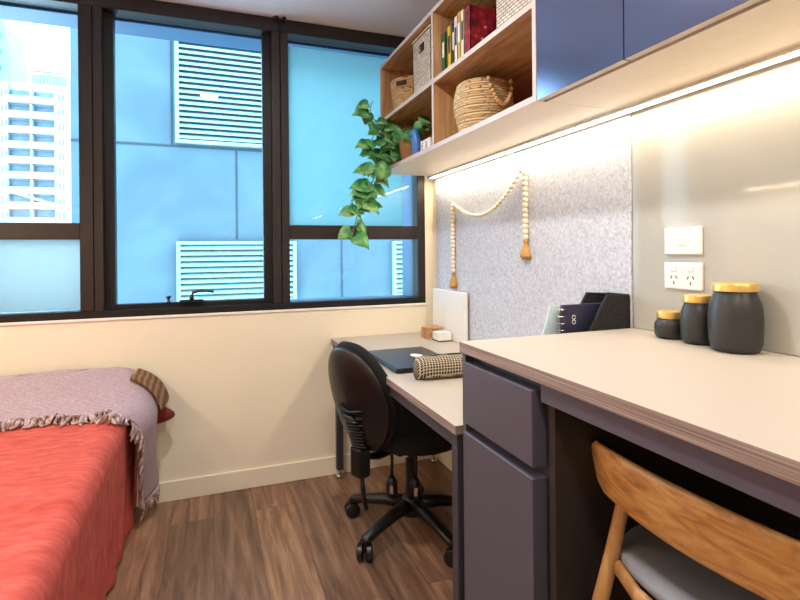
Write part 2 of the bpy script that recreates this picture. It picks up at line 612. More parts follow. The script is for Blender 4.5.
h = wpart('window_handle', 'black lever handle', (-0.086, 2.695, 0.948))
bx('base_plate', MT['black'], -0.06, 0.05, 0.0, 0.03, 0.0, 0.016, h, 0.003)
MB().tube([(-0.005, 0.012, 0.01), (-0.005, 0.008, 0.035), (0.0, 0.004, 0.052), (0.03, 0.0, 0.059), (0.07, -0.002, 0.057), (0.098, -0.002, 0.052)], [0.012, 0.01, 0.009, 0.007, 0.006, 0.006]).build('lever', MT['black'], h, True)
k = wpart('window_catch', 'small black peg catch', (-0.195, 2.70, 0.952))
MB().lathe([(0.013, 0), (0.013, 0.006), (0.006, 0.010), (0.006, 0.022), (0.013, 0.028), (0.013, 0.034)], n=14).build('peg', MT['black'], k, True)
bk = wpart('blind_bracket', 'small black bracket with two round knobs', (0.345, 2.672, 2.36))
bx('plate', MT['black'], -0.010, 0.010, 0.0, 0.012, -0.02, 0.035, bk, 0.002)
for sx in (-0.02, 0.02):
    MB().tube([(sx, 0.012, 0.038), (sx, -0.016, 0.038)], 0.011, 12).build('knob', MT['black'], bk, True)

# ------------------------------------------------------------------ outside the window
YFc = 6.2
fac = thing('concrete_building', 'blue-grey concrete building with joints and louvres just outside the window', 'building', (0, YFc, 0))
bx('wall', MT['concrete'], -1.37, 9, 0, 3, -6, 4.35, fac)
for z in (-0.6, 2.40):
    bx('joint', MT['joint'], -1.372, 9, -0.006, 0.01, z - 0.012, z + 0.012, fac)
for x, z0, z1 in ((0.285, 1.36, 2.39), (1.53, -0.6, 2.39), (-0.40, 2.41, 4.34), (3.6, -0.6, 2.39)):
    bx('joint', MT['joint'], x - 0.009, x + 0.009, -0.007, 0.01, z0, z1, fac)


def louvre(x0, x1, z0, z1, label):
    lv = thing('wall_louvre', label, 'louvre', ((x0 + x1) / 2, YFc, z0))
    W, H = (x1 - x0) / 2, z1 - z0
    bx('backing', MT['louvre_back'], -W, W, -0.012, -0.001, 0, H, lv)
    b = MB()
    for a in ((-W, -W + 0.04, 0, H), (W - 0.04, W, 0, H), (-W + 0.04, W - 0.04, 0, 0.035), (-W + 0.04, W - 0.04, H - 0.035, H)):
        b.box(a[0], a[1], -0.07, -0.012, a[2], a[3])
    b.build('frame', MT['louvre'], lv)
    n = int(H / 0.067)
    for i in range(n):
        z = 0.045 + (H - 0.08) * (i + 0.1) / n
        MB().prism([(-0.07, z), (-0.066, z - 0.003), (-0.020, z + 0.036), (-0.020, z + 0.050), (-0.07, z + 0.022)], 'x', -W + 0.04, W - 0.04).build('blade', MT['louvre'], lv)


louvre(-0.36, 0.96, 2.43, 3.78, 'tall pale metal louvre high on the concrete building')
louvre(-0.36, 0.96, 0.62, 1.33, 'pale metal louvre low on the concrete building, behind the window handle')
louvre(2.19, 3.4, 0.62, 1.33, 'pale metal louvre low on the concrete building, seen in the right pane')

tw = thing('apartment_tower', 'distant white apartment tower with rows of balconies', 'building', (-28.6, 105, 0))
bx('body', MT['tower'], -5.0, 5.0, 1.2, 12, -20, 31.5, tw)
bx('pier', MT['tower'], -5.4, -3.9, 0, 1.4, -20, 31.0, tw)
bx('pier', MT['tower'], 2.9, 4.95, 0, 1.4, -20, 31.0, tw)
FH = 2.62
for i in range(15):
    z = 30.2 - i * FH
    bx('balcony', MT['tower'], -4.0, 3.0, -0.5, 1.3, z - FH, z - FH + 1.15, tw)
    g = bx('window_band', MT['towerglass'], -3.9, 2.9, 1.05, 1.25, z - FH + 1.15, z - 0.2, tw)
    bx('divider', MT['tower'], -0.6, -0.3, -0.3, 1.2, z - FH, z - 0.1, tw)
    for x in (3.6, -4.8):
        bx('window', MT['towerglass'], x, x + 0.22, -0.06, 0.06, z - FH + 0.9, z - 0.6, tw)
        bx('window', MT['towerglass'], x + 0.55, x + 0.77, -0.06, 0.06, z - FH + 0.9, z - 0.6, tw)
bx('rooftop_room', MT['tower'], -1.6, 4.1, 4, 8, 31.4, 34.0, tw)
b = MB()
for i in range(12):
    b.box(-1.6 + i * 0.52, -1.5 + i * 0.52, 3.4, 3.5, 31.4, 34.4)
b.box(-1.6, 4.2, 3.4, 3.5, 34.2, 34.5)
b.build('rooftop_fence', MT['towerglass'], tw)
t2 = thing('pale_tower', 'taller pale cyan tower at the left edge behind the balconied tower', 'building', (-41, 118, 0))
MB().prism([(-6, -20), (5.0, -20), (5.0, 40), (4.0, 46), (1.0, 52), (-6, 56)], 'y', 0, 10).build('body', MT['tower2'], t2)
for i in range(14):
    MB().box(2.2, 3.4, -0.5, 0.1, 43.0 - i * 3.2, 44.2 - i * 3.2).build('ledge', MT['towerglass'], t2)

# ------------------------------------------------------------------ desk (left, by the window)
dk = thing('desk', 'white-topped desk on charcoal steel frame under the window end', 'desk', (0.9, 1.95, 0))
DX0, DX1, DY0, DY1 = -0.30, 0.298, -0.745, 0.735
b = MB()
b.box(DX0, DX1, DY0, DY1, 0.705, 0.729)
o = b.build('desk_top', [MT['desk_edge'], MT['desk_top']], dk)
for p in o.data.polygons:
    p.material_index = 1 if p.normal.z > 0.9 else 0
b = MB()
b.box(DX0 + 0.01, DX0 + 0.045, DY0 + 0.01, DY1 - 0.01, 0.665, 0.705)
b.box(DX1 - 0.045, DX1 - 0.01, DY0 + 0.01, DY1 - 0.01, 0.665, 0.705)
b.box(DX0 + 0.045, DX1 - 0.045, DY0 + 0.01, DY0 + 0.045, 0.665, 0.705)
b.box(DX0 + 0.045, DX1 - 0.045, DY1 - 0.045, DY1 - 0.01, 0.665, 0.705)
b.build('underframe', MT['steel'], dk)
for x in (DX0 + 0.01, DX1 - 0.045):
    for y in (DY0 + 0.01, DY1 - 0.075):
        lg = bx('leg', MT['steel'], x, x + 0.035, y, y + 0.035, 0.045, 0.665, dk, 0.002)
        MB().lathe([(0.008, 0.02), (0.008, 0.05)], x + 0.0175, y + 0.0175, n=12).lathe([(0.019, 0.0), (0.019, 0.014), (0.012, 0.022)], x + 0.0175, y + 0.0175, n=16).build('levelling_foot', MT['chrome'], lg, True)

# felt pinboard, white panel, splashback
tag(bx('pinboard', MT['felt'], 1.197, 1.2095, 1.203, 2.63, 0.735, 1.611, bev=0.002), 'large blue-grey felt pinboard on the wall above the desk', 'pinboard')
pn = thing('white_panel', 'white upright panel at the window end of the desk', 'panel', (1.172, 2.5, 0.73))
bx('board', MT['white'], -0.012, 0.013, -0.272, 0.10, 0, 0.255, pn, 0.003)
tag(bx('glass_splashback', MT['splash'], 1.203, 1.2095, -0.6, 1.2, 0.953, 1.611, bev=0.001), 'glossy cream glass splashback behind the bench', 'splashback')

# ------------------------------------------------------------------ bench (right)
bn = thing('kitchen_bench', 'tall plum-grey bench with white top, drawer and cupboard', 'bench', (0.9, 0.3, 0))
ox, oy = 0.9, 0.3


def bb(name, mat, x0, x1, y0, y1, z0, z1, parent=bn, bev=0.0):
    return bx(name, mat, x0 - ox, x1 - ox, y0 - oy, y1 - oy, z0, z1, parent, bev)


o = bb('bench_top', [MT['desk_edge'], MT['desk_top']], 0.612, 1.2025, -0.6, 1.2, 0.925, 0.952)
for p in o.data.polygons:
    p.material_index = 1 if p.normal.z > 0.9 else 0
bb('side_panel', MT['carcass'], 0.620, 1.195, 1.1825, 1.2, 0, 0.925)
bb('inner_panel', MT['hole_shade'], 0.640, 1.195, 0.842, 0.862, 0, 0.885)  # panel coloured dark to carry the knee-hole shade
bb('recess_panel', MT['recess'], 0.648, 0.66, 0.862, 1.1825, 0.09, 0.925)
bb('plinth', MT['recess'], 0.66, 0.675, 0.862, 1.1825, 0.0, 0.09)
lab(bb('back_panel', MT['hole_shade'], 1.178, 1.195, -0.6, 1.1825, 0.0, 0.925), 'inner back panel, knee-hole shade put into its colour')
bb('apron', MT['carcass'], 0.622, 0.642, -0.6, 0.862, 0.885, 0.925)
bb('end_panel', MT['carcass'], 0.624, 1.178, -0.6, -0.58, 0, 0.885)
bb('drawer', MT['carcass'], 0.612, 0.648, 0.880, 1.1805, 0.745, 0.903, bev=0.0015)
bb('cupboard_door', MT['carcass'], 0.612, 0.648, 0.880, 1.1805, 0.09, 0.722, bev=0.0015)

# ------------------------------------------------------------------ open shelf unit and overhead cupboard
su = thing('open_shelf_unit', 'wall-hung oak shelf unit of four open cubbies above the desk', 'shelf', (1.03, 1.9, 1.61))
sx_, sy_, sz_ = 1.03, 1.9, 1.61


def sb(name, mat, x0, x1, y0, y1, z0, z1, parent=su, edge=True):
    o = bx(name, [mat, MT['oak_edge']], x0 - sx_, x1 - sx_, y0 - sy_, y1 - sy_, z0 - sz_, z1 - sz_, parent)
    if edge:
        for p in o.data.polygons:
            if p.normal.x < -0.9:
                p.material_index = 1
    return o


SZ0, SZ1, SZ2, SZ3 = 1.612, 1.63, 1.882, 2.175
o = sb('bottom_board', MT['oak'], 0.862, 1.2095, 1.203, 2.60, 1.612, 1.630)
o.data.materials.append(MT['pale_under'])
for p in o.data.polygons:
    if p.normal.z < -0.9:
        p.material_index = 2
sb('shelf_board', MT['oak'], 0.862, 1.188, 1.921, 2.582, 1.882, 1.900)
sb('shelf_board', MT['oak'], 0.862, 1.188, 1.221, 1.903, 1.882, 1.900)
sb('top_board', MT['oak'], 0.862, 1.2095, 1.203, 2.60, 2.172, 2.190)
sb('end_panel', MT['oak_v'], 0.862, 1.2095, 2.582, 2.60, 1.630, 2.172)
sb('divider', MT['oak_v'], 0.862, 1.188, 1.903, 1.921, 1.630, 2.172)
sb('end_panel', MT['oak_v'], 0.862, 1.2095, 1.203, 1.221, 1.630, 2.172)
sb('back_panel', MT['oak'], 1.188, 1.2095, 1.921, 2.582, 1.630, 2.172, edge=False)
lab(sb('back_panel', MT['terra'], 1.188, 1.2095, 1.221, 1.903, 1.630, 2.172, edge=False), 'terracotta-brown back panel')

oc = thing('overhead_cupboard', 'slate-blue overhead cupboard with pale underside above the bench', 'cupboard', (1.03, 0.3, 1.61))
CB = (1.03, 0.3, 1.61)


def cb(name, mat, x0, x1, y0, y1, z0, z1, parent=oc, bev=0):
    return bx(name, mat, x0 - CB[0], x1 - CB[0], y0 - CB[1], y1 - CB[1], z0 - CB[2], z1 - CB[2], parent, bev)


cb('carcass', MT['pale_under'], 0.897, 1.2095, -0.6, 1.2015, 1.612, 2.30)
cb('finger_recess', MT['frame_dark'], 0.884, 0.897, -0.6, 1.2015, 1.624, 2.30)
for y0, y1 in ((0.882, 1.2), (0.30, 0.878), (-0.28, 0.296), (-0.6, -0.284)):
    d = cb('door', [MT['door'], MT['door_edge']], 0.862, 0.882, y0, y1, 1.612, 2.30)
    for p in d.data.polygons:
        if p.normal.z < -0.9:
            p.material_index = 1

# LED strip under the unit
led = thing('led_strip', 'long warm glowing LED strip under the overhead shelf and cupboard', 'light', (1.165, 1.0, 1.6115))
b = MB()
b.box(-0.020, -0.015, -1.6, 1.62, -0.010, 0)
b.box(0.015, 0.0205, -1.6, 1.62, -0.010, 0)
b.build('channel', MT['chrome'], led)
bx('diffuser', MT['led'], -0.015, 0.015, -1.6, 1.62, -0.007, -0.001, led)
la = bpy.data.lights.new('led_light', 'AREA')
la.shape = 'RECTANGLE'
la.size = 0.02
la.size_y = 3.2
la.energy = LED_W
la.color = WARM
lo = bpy.data.objects.new('led_light', la)
C.objects.link(lo)
lo.parent = led
lo.location = (0, 0.0, -0.012)

# matching shelf with strip above the bed (on the left wall)
ws = thing('wall_shelf', 'oak wall shelf with warm light strip above the bed', 'shelf', (-1.2, 1.4, 1.62))
bx('board', MT['oak'], -0.118, 0.10, -1.2, 1.2, 0, 0.02, ws)
bx('diffuser', MT['led'], -0.04, -0.01, -1.18, 1.18, -0.006, -0.0005, ws)
la = bpy.data.lights.new('shelf_light', 'AREA')
la.shape = 'RECTANGLE'
la.size = 0.02
la.size_y = 2.3
la.energy = LED_L
la.color = WARM
lo = bpy.data.objects.new('shelf_light', la)
C.objects.link(lo)
lo.parent = ws
lo.location = (-0.025, 0, -0.012)

# downlights
for x, y in ((0.0, 1.35), (0.0, -0.4)):
    d = thing('downlight', 'round ceiling downlight nearer the window' if y > 0 else 'round ceiling downlight farther from the window', 'light', (x, y, ZC), group='ceiling downlights')
    MB().lathe([(0.085, 0), (0.085, -0.008), (0.070, -0.010), (0.067, -0.005), (0.067, 0)], n=32, cap=False).build('trim_ring', MT['white'], d, True)
    MB().lathe([(0.067, -0.005), (0.0001, -0.005)], n=32, cap=False).build('diffuser', MT['lampglow'], d)
    la = bpy.data.lights.new('downlight_lamp', 'AREA')
    la.shape = 'DISK'
    la.size = 0.13
    la.energy = DOWN_W
    la.color = WARM2
    lo = bpy.data.objects.new('downlight_lamp', la)
    C.objects.link(lo)
    lo.parent = d
    lo.location = (0, 0, -0.014)

# ------------------------------------------------------------------ bed
XE, ZT = -0.335, 0.52
bed = thing('bed', 'single bed along the left wall under the coral bedspread', 'bed', (-0.81, 1.55, 0))
bx('base', MT['carcass'], -0.49, 0.45, -1.15, 1.12, 0.06, 0.28, bed, 0.01)
for x in (-0.45, 0.38):
    for y in (-1.1, 1.02):
        bx('leg', MT['black'], x, x + 0.05, y, y + 0.05, 0, 0.06, bed)
bx('mattress', MT['mattress'], -0.495, 0.465, -1.17, 1.13, 0.28, 0.50, bed, 0.04, 3)

L_top = XE - (-1.31)


def bedspread(u, v):
    y = 0.30 + v * (2.672 - 0.30)
    s = u * (L_top + 0.50)
    r = 0.05
    wr = 0.006 * noise.noise(Vector((s * 2.2, y * 3.5, 1))) + 0.0022 * noise.noise(Vector((s * 7, y * 26, 3)))
    seam = 0.016 * math.exp(-((y - 1.60 - 0.02 * math.sin(s * 5)) / 0.010) ** 2)
    if s < L_top - r:
        return Vector((-1.31 + s, y, ZT + wr + seam))
    a = min((s - (L_top - r)) / r, 1.3) / 1.3 * PI / 2 if s < L_top + 0.3 * r else PI / 2
    cx, cz = XE - r, ZT - r
    if a < PI / 2:
        return Vector((cx + r * math.sin(a), y, cz + r * math.cos(a) + wr + seam))
    d = s - (L_top + 0.3 * r)
    k = min(d / 0.45, 1)
    fold = 0.010 * k * math.sin(y * 31 + 2.5 * noise.noise(Vector((y * 2, 0, 5)))) + 0.016 * k * noise.noise(Vector((y * 5 + d * 2.2, d * 1.5, 9)))
    x = XE + fold - 0.012 * k + 0.004 * noise.noise(Vector((y * 22, d * 10, 2)))
    return Vector((x, y, max(0.012, cz - d)))


o = MB().grid(bedspread, 130, 330).build('bedspread', MT['coral'], None, True, solid=0.006, off=1)
tag(o, 'crumpled coral-red linen bedspread hanging over the bed side', 'bedspread')


def throw_z(y):
    t = max(0, min(1, (y - 2.36) / 0.26))
    return ZT + 0.018 + 0.125 * t * t * (3 - 2 * t)


def hem(x):
    return 2.37 + 0.02 * math.sin(x * 17) + 0.012 * math.sin(x * 41)


def throw_pt(u, v):
    s = u * (1.02 + 0.42)
    x0 = -1.28
    top = XE + 0.03 - x0
    if s < top - 0.09:
        x = x0 + s
        yy = hem(x)
        y = yy + v * (2.655 - yy)
        z = throw_z(y) + 0.007 * noise.noise(Vector((x * 4, y * 9, 0)))
        return Vector((x, y, z))
    d = s - (top - 0.09)
    yy = 2.30 + min(d, 0.2) * 0.1 + d * 0.30
    y = yy + v * (2.655 - 0.02 - yy)
    r = 0.11
    zt = throw_z(y)
    a = min(d / (r * PI / 2), 1) * PI / 2
    x = XE + 0.03 - 0.09 + r * math.sin(a) + 0.05 * math.sin(PI * min(v * 1.15, 1))
    z = zt - r * (1 - math.cos(a))
    if a >= PI / 2:
        e = d - r * PI / 2
        z -= e
        x += 0.018 * noise.noise(Vector((y * 11, e * 4, 4))) * (0.3 + e * 3) - 0.05 * e
    else:
        z += 0.007 * noise.noise(Vector((x * 4, y * 9, 0)))
    return Vector((x, y, z))


th = thing('throw_blanket', 'mauve-grey woven throw with fringed hem across the foot of the bed', 'blanket', (0, 0, 0))
MB().grid(throw_pt, 110, 50).build('cloth', MT['throw'], th, True, solid=0.008, off=1)
b = MB()
random.seed(3)
for i in range(230):
    u = (i + random.random()) / 230
    p = throw_pt(u, 0)
    q = throw_pt(min(u + 0.01, 1), 0)
    on_top = p.z > ZT - 0.01
    L = random.uniform(0.04, 0.085)
    if on_top:
        dr = Vector((random.uniform(-0.8, 0.8), -1, 0)).normalized()
        pts = [p, p + dr * L * 0.4 + Vector((0, 0, 0.014)), p + dr * L * 0.8 + Vector((random.uniform(-.01, .01), 0, -0.004)), p + dr * L + Vector((0, 0, -0.008))]
    else:
        dr = Vector((0.05, -0.45 + random.uniform(-.3, .2), -1)).normalized()
        pts = [p, p + dr * L * 0.4 + Vector((0.012, 0, 0)), p + dr * L * 0.8 + Vector((0.008, 0, 0)), p + dr * L * 1.1]
    b.tube(pts, [0.004, 0.0065, 0.007, 0.003], 6)
for i in range(26):
    v = i / 26
    p = throw_pt(1.0, v)
    L = random.uniform(0.05, 0.09)
    b.tube([p, p + Vector((0.008, -0.004, -L * 0.5)), p + Vector((0.004, random.uniform(-.01, .01), -L))], [0.0045, 0.006, 0.002], 6)
o = b.build('fringe', MT['fringe'], th, True)
o['kind'] = 'stuff'
lab(o, 'knotted brown and mauve yarn fringe')


def brown_pt(u, v):
    y = 2.50 + v * 0.165 - 0.03 * u
    a = math.radians(20 + 60 * u)
    return Vector((-0.405 + 0.205 * math.sin(a) + 0.012 * v, y, 0.475 + 0.190 * math.cos(a) + 0.004 * math.sin(y * 60)))


tag(MB().grid(brown_pt, 30, 14).build('striped_blanket', MT['brown'], None, True, solid=0.012, off=-1), 'brown striped blanket corner sticking out behind the mauve throw', 'blanket')
b = MB()
b.ball((0, 0, 0), 1, 20, sc=(0.40, 0.085, 0.075))
o = b.build('maroon_cushion', MT['maroon'], None, True)
o.location = (-0.560, 2.585, 0.490)
o.rotation_euler = (0, math.radians(7), 0)
tag(o, 'dark maroon cushion peeking out under the brown blanket by the wall', 'cushion')

# ------------------------------------------------------------------ office chair
CA = 22
oc_ = thing('office_chair', 'black five-wheeled office chair pushed up to the desk', 'chair', (0.80, 2.03, 0), math.radians(CA))
bs = MB().lathe([(0.045, 0.07), (0.05, 0.085), (0.045, 0.135), (0.033, 0.15)], n=20).build('base_hub', MT['black'], oc_, True)
for k in range(5):
    a = math.radians(137 - CA + 72 * k)
    dx, dy = math.cos(a), math.sin(a)
    pts = [(dx * r, dy * r, z) for r, z in ((0.03, 0.112), (0.12, 0.108), (0.22, 0.092), (0.285, 0.078), (0.300, 0.070))]
    MB().tube(pts, [(0.034, 0.028), (0.029, 0.024), (0.025, 0.020), (0.023, 0.018), (0.015, 0.010)], 12).build('base_arm', MT['black'], oc_, True)
    ca = MB()
    pa = a + 0.7
    tx, ty = -math.sin(pa), math.cos(pa)
    cx, cy_ = dx * 0.29, dy * 0.29
    for s in (-1, 1):
        c0 = Vector((cx + tx * 0.006 * s, cy_ + ty * 0.006 * s, 0.032))
        c1 = Vector((cx + tx * 0.030 * s, cy_ + ty * 0.030 * s, 0.032))
        ca.tube([c0, c0 + (c1 - c0) * 0.15, c0 + (c1 - c0) * 0.85, c1], [0.027, 0.0318, 0.0318, 0.026], 18)
    ca.tube([(cx, cy_, 0.03), (cx, cy_, 0.075)], 0.009, 10)
    ca.build('caster', MT['black'], oc_, True, angle=40)
MB().tube([(0, 0, 0.14), (0, 0, 0.30)], 0.026, 18).tube([(0, 0, 0.30), (0, 0, 0.39)], 0.016, 16).build('gas_column', MT['black'], oc_, True, angle=40)
bx('tilt_mechanism', MT['black'], -0.13, 0.10, -0.07, 0.07, 0.36, 0.40, oc_, 0.008, 2)


def seat_out(n, a, b_, e=2.6):
    return [(a * math.copysign(abs(math.cos(t)) ** (2 / e), math.cos(t)), b_ * math.copysign(abs(math.sin(t)) ** (2 / e), math.sin(t))) for t in [2 * PI * i / n for i in range(n)]]


def loft(layers, n=40, e=2.6):
    b = MB()
    rings = []
    for (a, b_, z, ox_, oy_) in layers:
        rings.append([b.bm.verts.new((p[0] + ox_, p[1] + oy_, z)) for p in seat_out(n, a, b_, e)])
    for r0, r1 in zip(rings, rings[1:]):
        for k in range(n):
            b.bm.faces.new((r0[k], r0[(k + 1) % n], r1[(k + 1) % n], r1[k]))
    b.bm.faces.new(rings[0][::-1])
    b.bm.faces.new(rings[-1])
    return b


loft([(0.20, 0.20, 0.396, 0.03, 0), (0.235, 0.235, 0.405, 0.03, 0), (0.242, 0.242, 0.425, 0.03, 0), (0.243, 0.243, 0.45, 0.03, 0), (0.232, 0.232, 0.470, 0.03, 0), (0.20, 0.20, 0.478, 0.03, 0), (0.1, 0.1, 0.474, 0.03, 0), (0.02, 0.02, 0.472, 0.03, 0)]).build('seat', MT['blackfab'], oc_, True)
# backrest: curved oval shell with padded front
bt = Matrix.Translation((-0.30, 0.0, 0.62)) @ Matrix.Rotation(math.radians(-19), 4, 'Y')


def back_piece(x0, x1, a, h_, crown, dish):
    """oval pad, wide axis y (a), tall axis z (h_), between local x0 (rear) and x1 (front)"""
    b = MB()
    n = 44
    rings = []
    for fr, xx in ((0.02, x0), (0.5, x0), (0.85, x0 + 0.002), (0.96, x0 + (x1 - x0) * 0.18), (1.0, (x0 + x1) / 2), (0.96, x0 + (x1 - x0) * 0.82), (0.85, x1 - 0.002), (0.5, x1), (0.02, x1)):
        ring = []
        for p in seat_out(n, a, h_, 2.35):
            y, z = p[0] * fr, p[1] * fr
            ta = 1 - 0.14 * (-(z / h_)) if z < 0 else 1 - 0.20 * (z / h_)
            y *= ta
            x = xx + dish * (y / a) ** 2 - 0.022 * (1 - (z / h_ + 0.45) ** 2)
            ring.append(b.bm.verts.new((x, y, z)))
        rings.append(ring)
    for r0, r1 in zip(rings, rings[1:]):
        for k in range(n):
            b.bm.faces.new((r0[k], r0[(k + 1) % n], r1[(k + 1) % n], r1[k]))
    b.bm.faces.new(rings[0][::-1])
    b.bm.faces.new(rings[-1])
    b.xf(bt)
    return b


back_piece(-0.022, 0.0, 0.188, 0.215, 0, 0.050).build('backrest_shell', MT['black'], oc_, True)
lab(back_piece(0.0, 0.045, 0.194, 0.222, 0, 0.050).build('backrest_cushion', MT['blackfab'], oc_, True), 'black fabric cushion')
for i in range(4):
    z = -0.035 - i * 0.03
    w_ = 0.075 - i * 0.004
    pts = []
    for j in range(9):
        t = -1 + 2 * j / 8
        y = w_ * t
        zz = z + 0.018 * (t * t) ** 0.5
        pts.append((-0.026 + 0.055 * (y / .205) ** 2 - 0.022 * (1 - (zz / .215 + 0.45) ** 2), y, zz))
    MB().tube(pts, [0.002] + [0.006] * 7 + [0.002], 8).xf(bt).build('shell_rib', MT['black'], oc_, True)
MB().tube([(-0.335, 0, 0.56), (-0.30, 0, 0.50), (-0.282, 0, 0.44), (-0.26, 0, 0.385), (-0.20, 0, 0.368), (-0.10, 0, 0.372)], [(0.03, 0.012)] * 6, 12).build('back_bar', MT['black'], oc_, True)
b = MB()
for i in range(9):
    z = 0.43 + i * 0.013
    b.lathe([(0.026, 0), (0.036, 0.004), (0.036, 0.007), (0.026, 0.011)], -0.280 - i * 0.0045, 0, z, 20, sy=1.25, sx=0.75)
b.build('bellows', MT['black'], oc_, True)
MB().box(-0.305, -0.25, -0.035, 0.035, 0.31, 0.43, 0.012, seg=2).build('height_housing', MT['black'], oc_)
MB().tube([(-0.272, 0, 0.31), (-0.262, 0, 0.22), (-0.25, 0, 0.17)], 0.009, 8).build('stop_bar', MT['black'], oc_, True)
for lx, ly in ((-0.13, -0.017), (-0.073, -0.100)):
    lv = MB().tube([(lx + 0.01, ly + 0.01, 0.375), (lx + 0.004, ly, 0.33), (lx, ly, 0.26)], 0.0065, 8).tube([(lx, ly, 0.275), (lx, ly, 0.25), (lx + 0.001, ly - 0.002, 0.205), (lx + 0.001, ly - 0.002, 0.185)], [(0.010, 0.010), (0.023, 0.023), (0.024, 0.024), (0.008, 0.008)], 14).build('lever', MT['black'], oc_, True)
    lab(MB().box(-0.007, 0.007, -0.002, 0.002, 0, 0.036, 0.0015).xf(Matrix.Translation((lx - 0.0165, ly - 0.0185, 0.209)) @ Matrix.Rotation(math.radians(-42), 4, 'Z')).build('lever_glint', MT['chrome'], oc_), 'chrome strip standing in for the glint on a lever')  # chrome strip added as the glint on the paddle

# ------------------------------------------------------------------ dining chair at the bench
dc = thing('counter_stool', 'oak counter stool with curved backrest and grey padded seat tucked under the bench', 'stool', (0.735, 0.623, 0))


def crest_x(y):
    return -0.022 + 0.60 * y * y


b = MB()
n = 30
HWc = 0.215
rows = []
for i in range(n + 1):
    y = -HWc + 2 * HWc * i / n
    t = abs(y) / HWc
    zc = 0.750
    hh = 0.056 - 0.003 * t ** 2 - 0.010 * max(0, (t - 0.93) / 0.07) ** 2
    th_ = 0.0135 * (1 - 0.5 * t * t)
    x = crest_x(y)
    sl = 1.2 * y
    nx, ny = 1 / math.hypot(1, sl), -sl / math.hypot(1, sl)
    ring = []
    for k in range(16):
        a = 2 * PI * k / 16
        u = math.copysign(abs(math.cos(a)) ** 0.7, math.cos(a))
        w_ = math.copysign(abs(math.sin(a)) ** 0.55, math.sin(a))
        tilt = -0.14 * w_ * hh
        ring.append(b.bm.verts.new((x + (u * th_) * nx + tilt, y + u * th_ * ny - 0.10 * w_ * hh * (-1 if y > 0 else 1) * t, zc + w_ * hh)))
    rows.append(ring)
for r0, r1 in zip(rows, rows[1:]):
    for k in range(16):
        b.bm.faces.new((r0[k], r0[(k + 1) % 16], r1[(k + 1) % 16], r1[k]))
b.bm.faces.new(rows[0][::-1])
b.bm.faces.new(rows[-1])
b.build('backrest', MT['chairwood'], dc, True, angle=60)
for s in (-1, 1):
    MB().tube([(0.006, s * 0.139, 0.735), (0.004, s * 0.145, 0.70), (-0.012, s * 0.157, 0.60), (-0.032, s * 0.167, 0.51), (-0.07, s * 0.189, 0.25), (-0.098, s * 0.202, 0.0)], [0.008, 0.0125, 0.0145, 0.0150, 0.013, 0.010], 14).build('rear_leg', MT['chairleg'], dc, True)
    MB().tube([(0.30, s * 0.155, 0.59), (0.32, s * 0.168, 0.3), (0.34, s * 0.18, 0.0)], [0.015, 0.014, 0.010], 14).build('front_leg', MT['chairleg'], dc, True)
    MB().tube([(-0.012, s * 0.159, 0.583), (0.15, s * 0.162, 0.578), (0.30, s * 0.156, 0.578)], [(0.008, 0.017)] * 3, 12).build('side_rail', MT['chairleg'], dc, True)
    MB().tube([(-0.065, s * 0.187, 0.27), (0.325, s * 0.187, 0.27)], 0.009, 10).build('foot_rail', MT['chairleg'], dc, True)
MB().tube([(-0.012, -0.14, 0.583), (-0.035, -0.07, 0.578), (-0.04, 0, 0.576), (-0.035, 0.07, 0.578), (-0.012, 0.14, 0.583)], [(0.009, 0.017)] * 5, 12).build('back_rail', MT['chairleg'], dc, True)
MB().tube([(0.30, -0.155, 0.578), (0.31, 0, 0.575), (0.30, 0.155, 0.578)], [(0.008, 0.017)] * 3, 12).build('front_rail', MT['chairleg'], dc, True)
MB().tube([(0.322, -0.17, 0.24), (0.322, 0.17, 0.24)], 0.009, 10).build('foot_rail', MT['chairleg'], dc, True)
SXc = 0.165
loft([(0.17, 0.17, 0.588, SXc, 0), (0.193, 0.205, 0.592, SXc, 0), (0.200, 0.212, 0.602, SXc, 0), (0.195, 0.206, 0.613, SXc, 0), (0.17, 0.17, 0.620, SXc, 0), (0.1, 0.1, 0.618, SXc, 0), (0.01, 0.01, 0.616, SXc, 0)], 48, 2.7).build('seat_pad', MT['greyseat'], dc, True)

# ------------------------------------------------------------------ things on the bench
JARS = ((1.142, 0.835, 0.0555, 0.158, 'largest of the three matt black jars with brass lid'),
        (1.150, 0.938, 0.040, 0.122, 'middle-sized matt black jar with brass lid'),
        (1.152, 1.025, 0.037, 0.072, 'smallest, squat matt black jar with brass lid'))
for x, y, r, hgt, lb in JARS:
    j = thing('storage_jar', lb, 'jar', (x, y, 0.9525), group='black jars with brass lids')
    hb = hgt - 0.018
    MB().lathe([(r * 0.72, 0), (r * 0.88, 0.004), (r * 0.97, hb * 0.14), (r, hb * 0.4), (r, hb * 0.6), (r * 0.96, hb * 0.76), (r * 0.84, hb * 0.90), (r * 0.78, hb * 0.95), (r * 0.78, hb)], n=40).build('jar_body', MT['jar'], j, True)
    MB().lathe([(r * 0.80, hb), (r * 0.84, hb), (r * 0.845, hb + 0.014), (r * 0.81, hb + 0.018), (0.001, hb + 0.018)], n=40).build('lid', MT['gold'], j, True, angle=50)

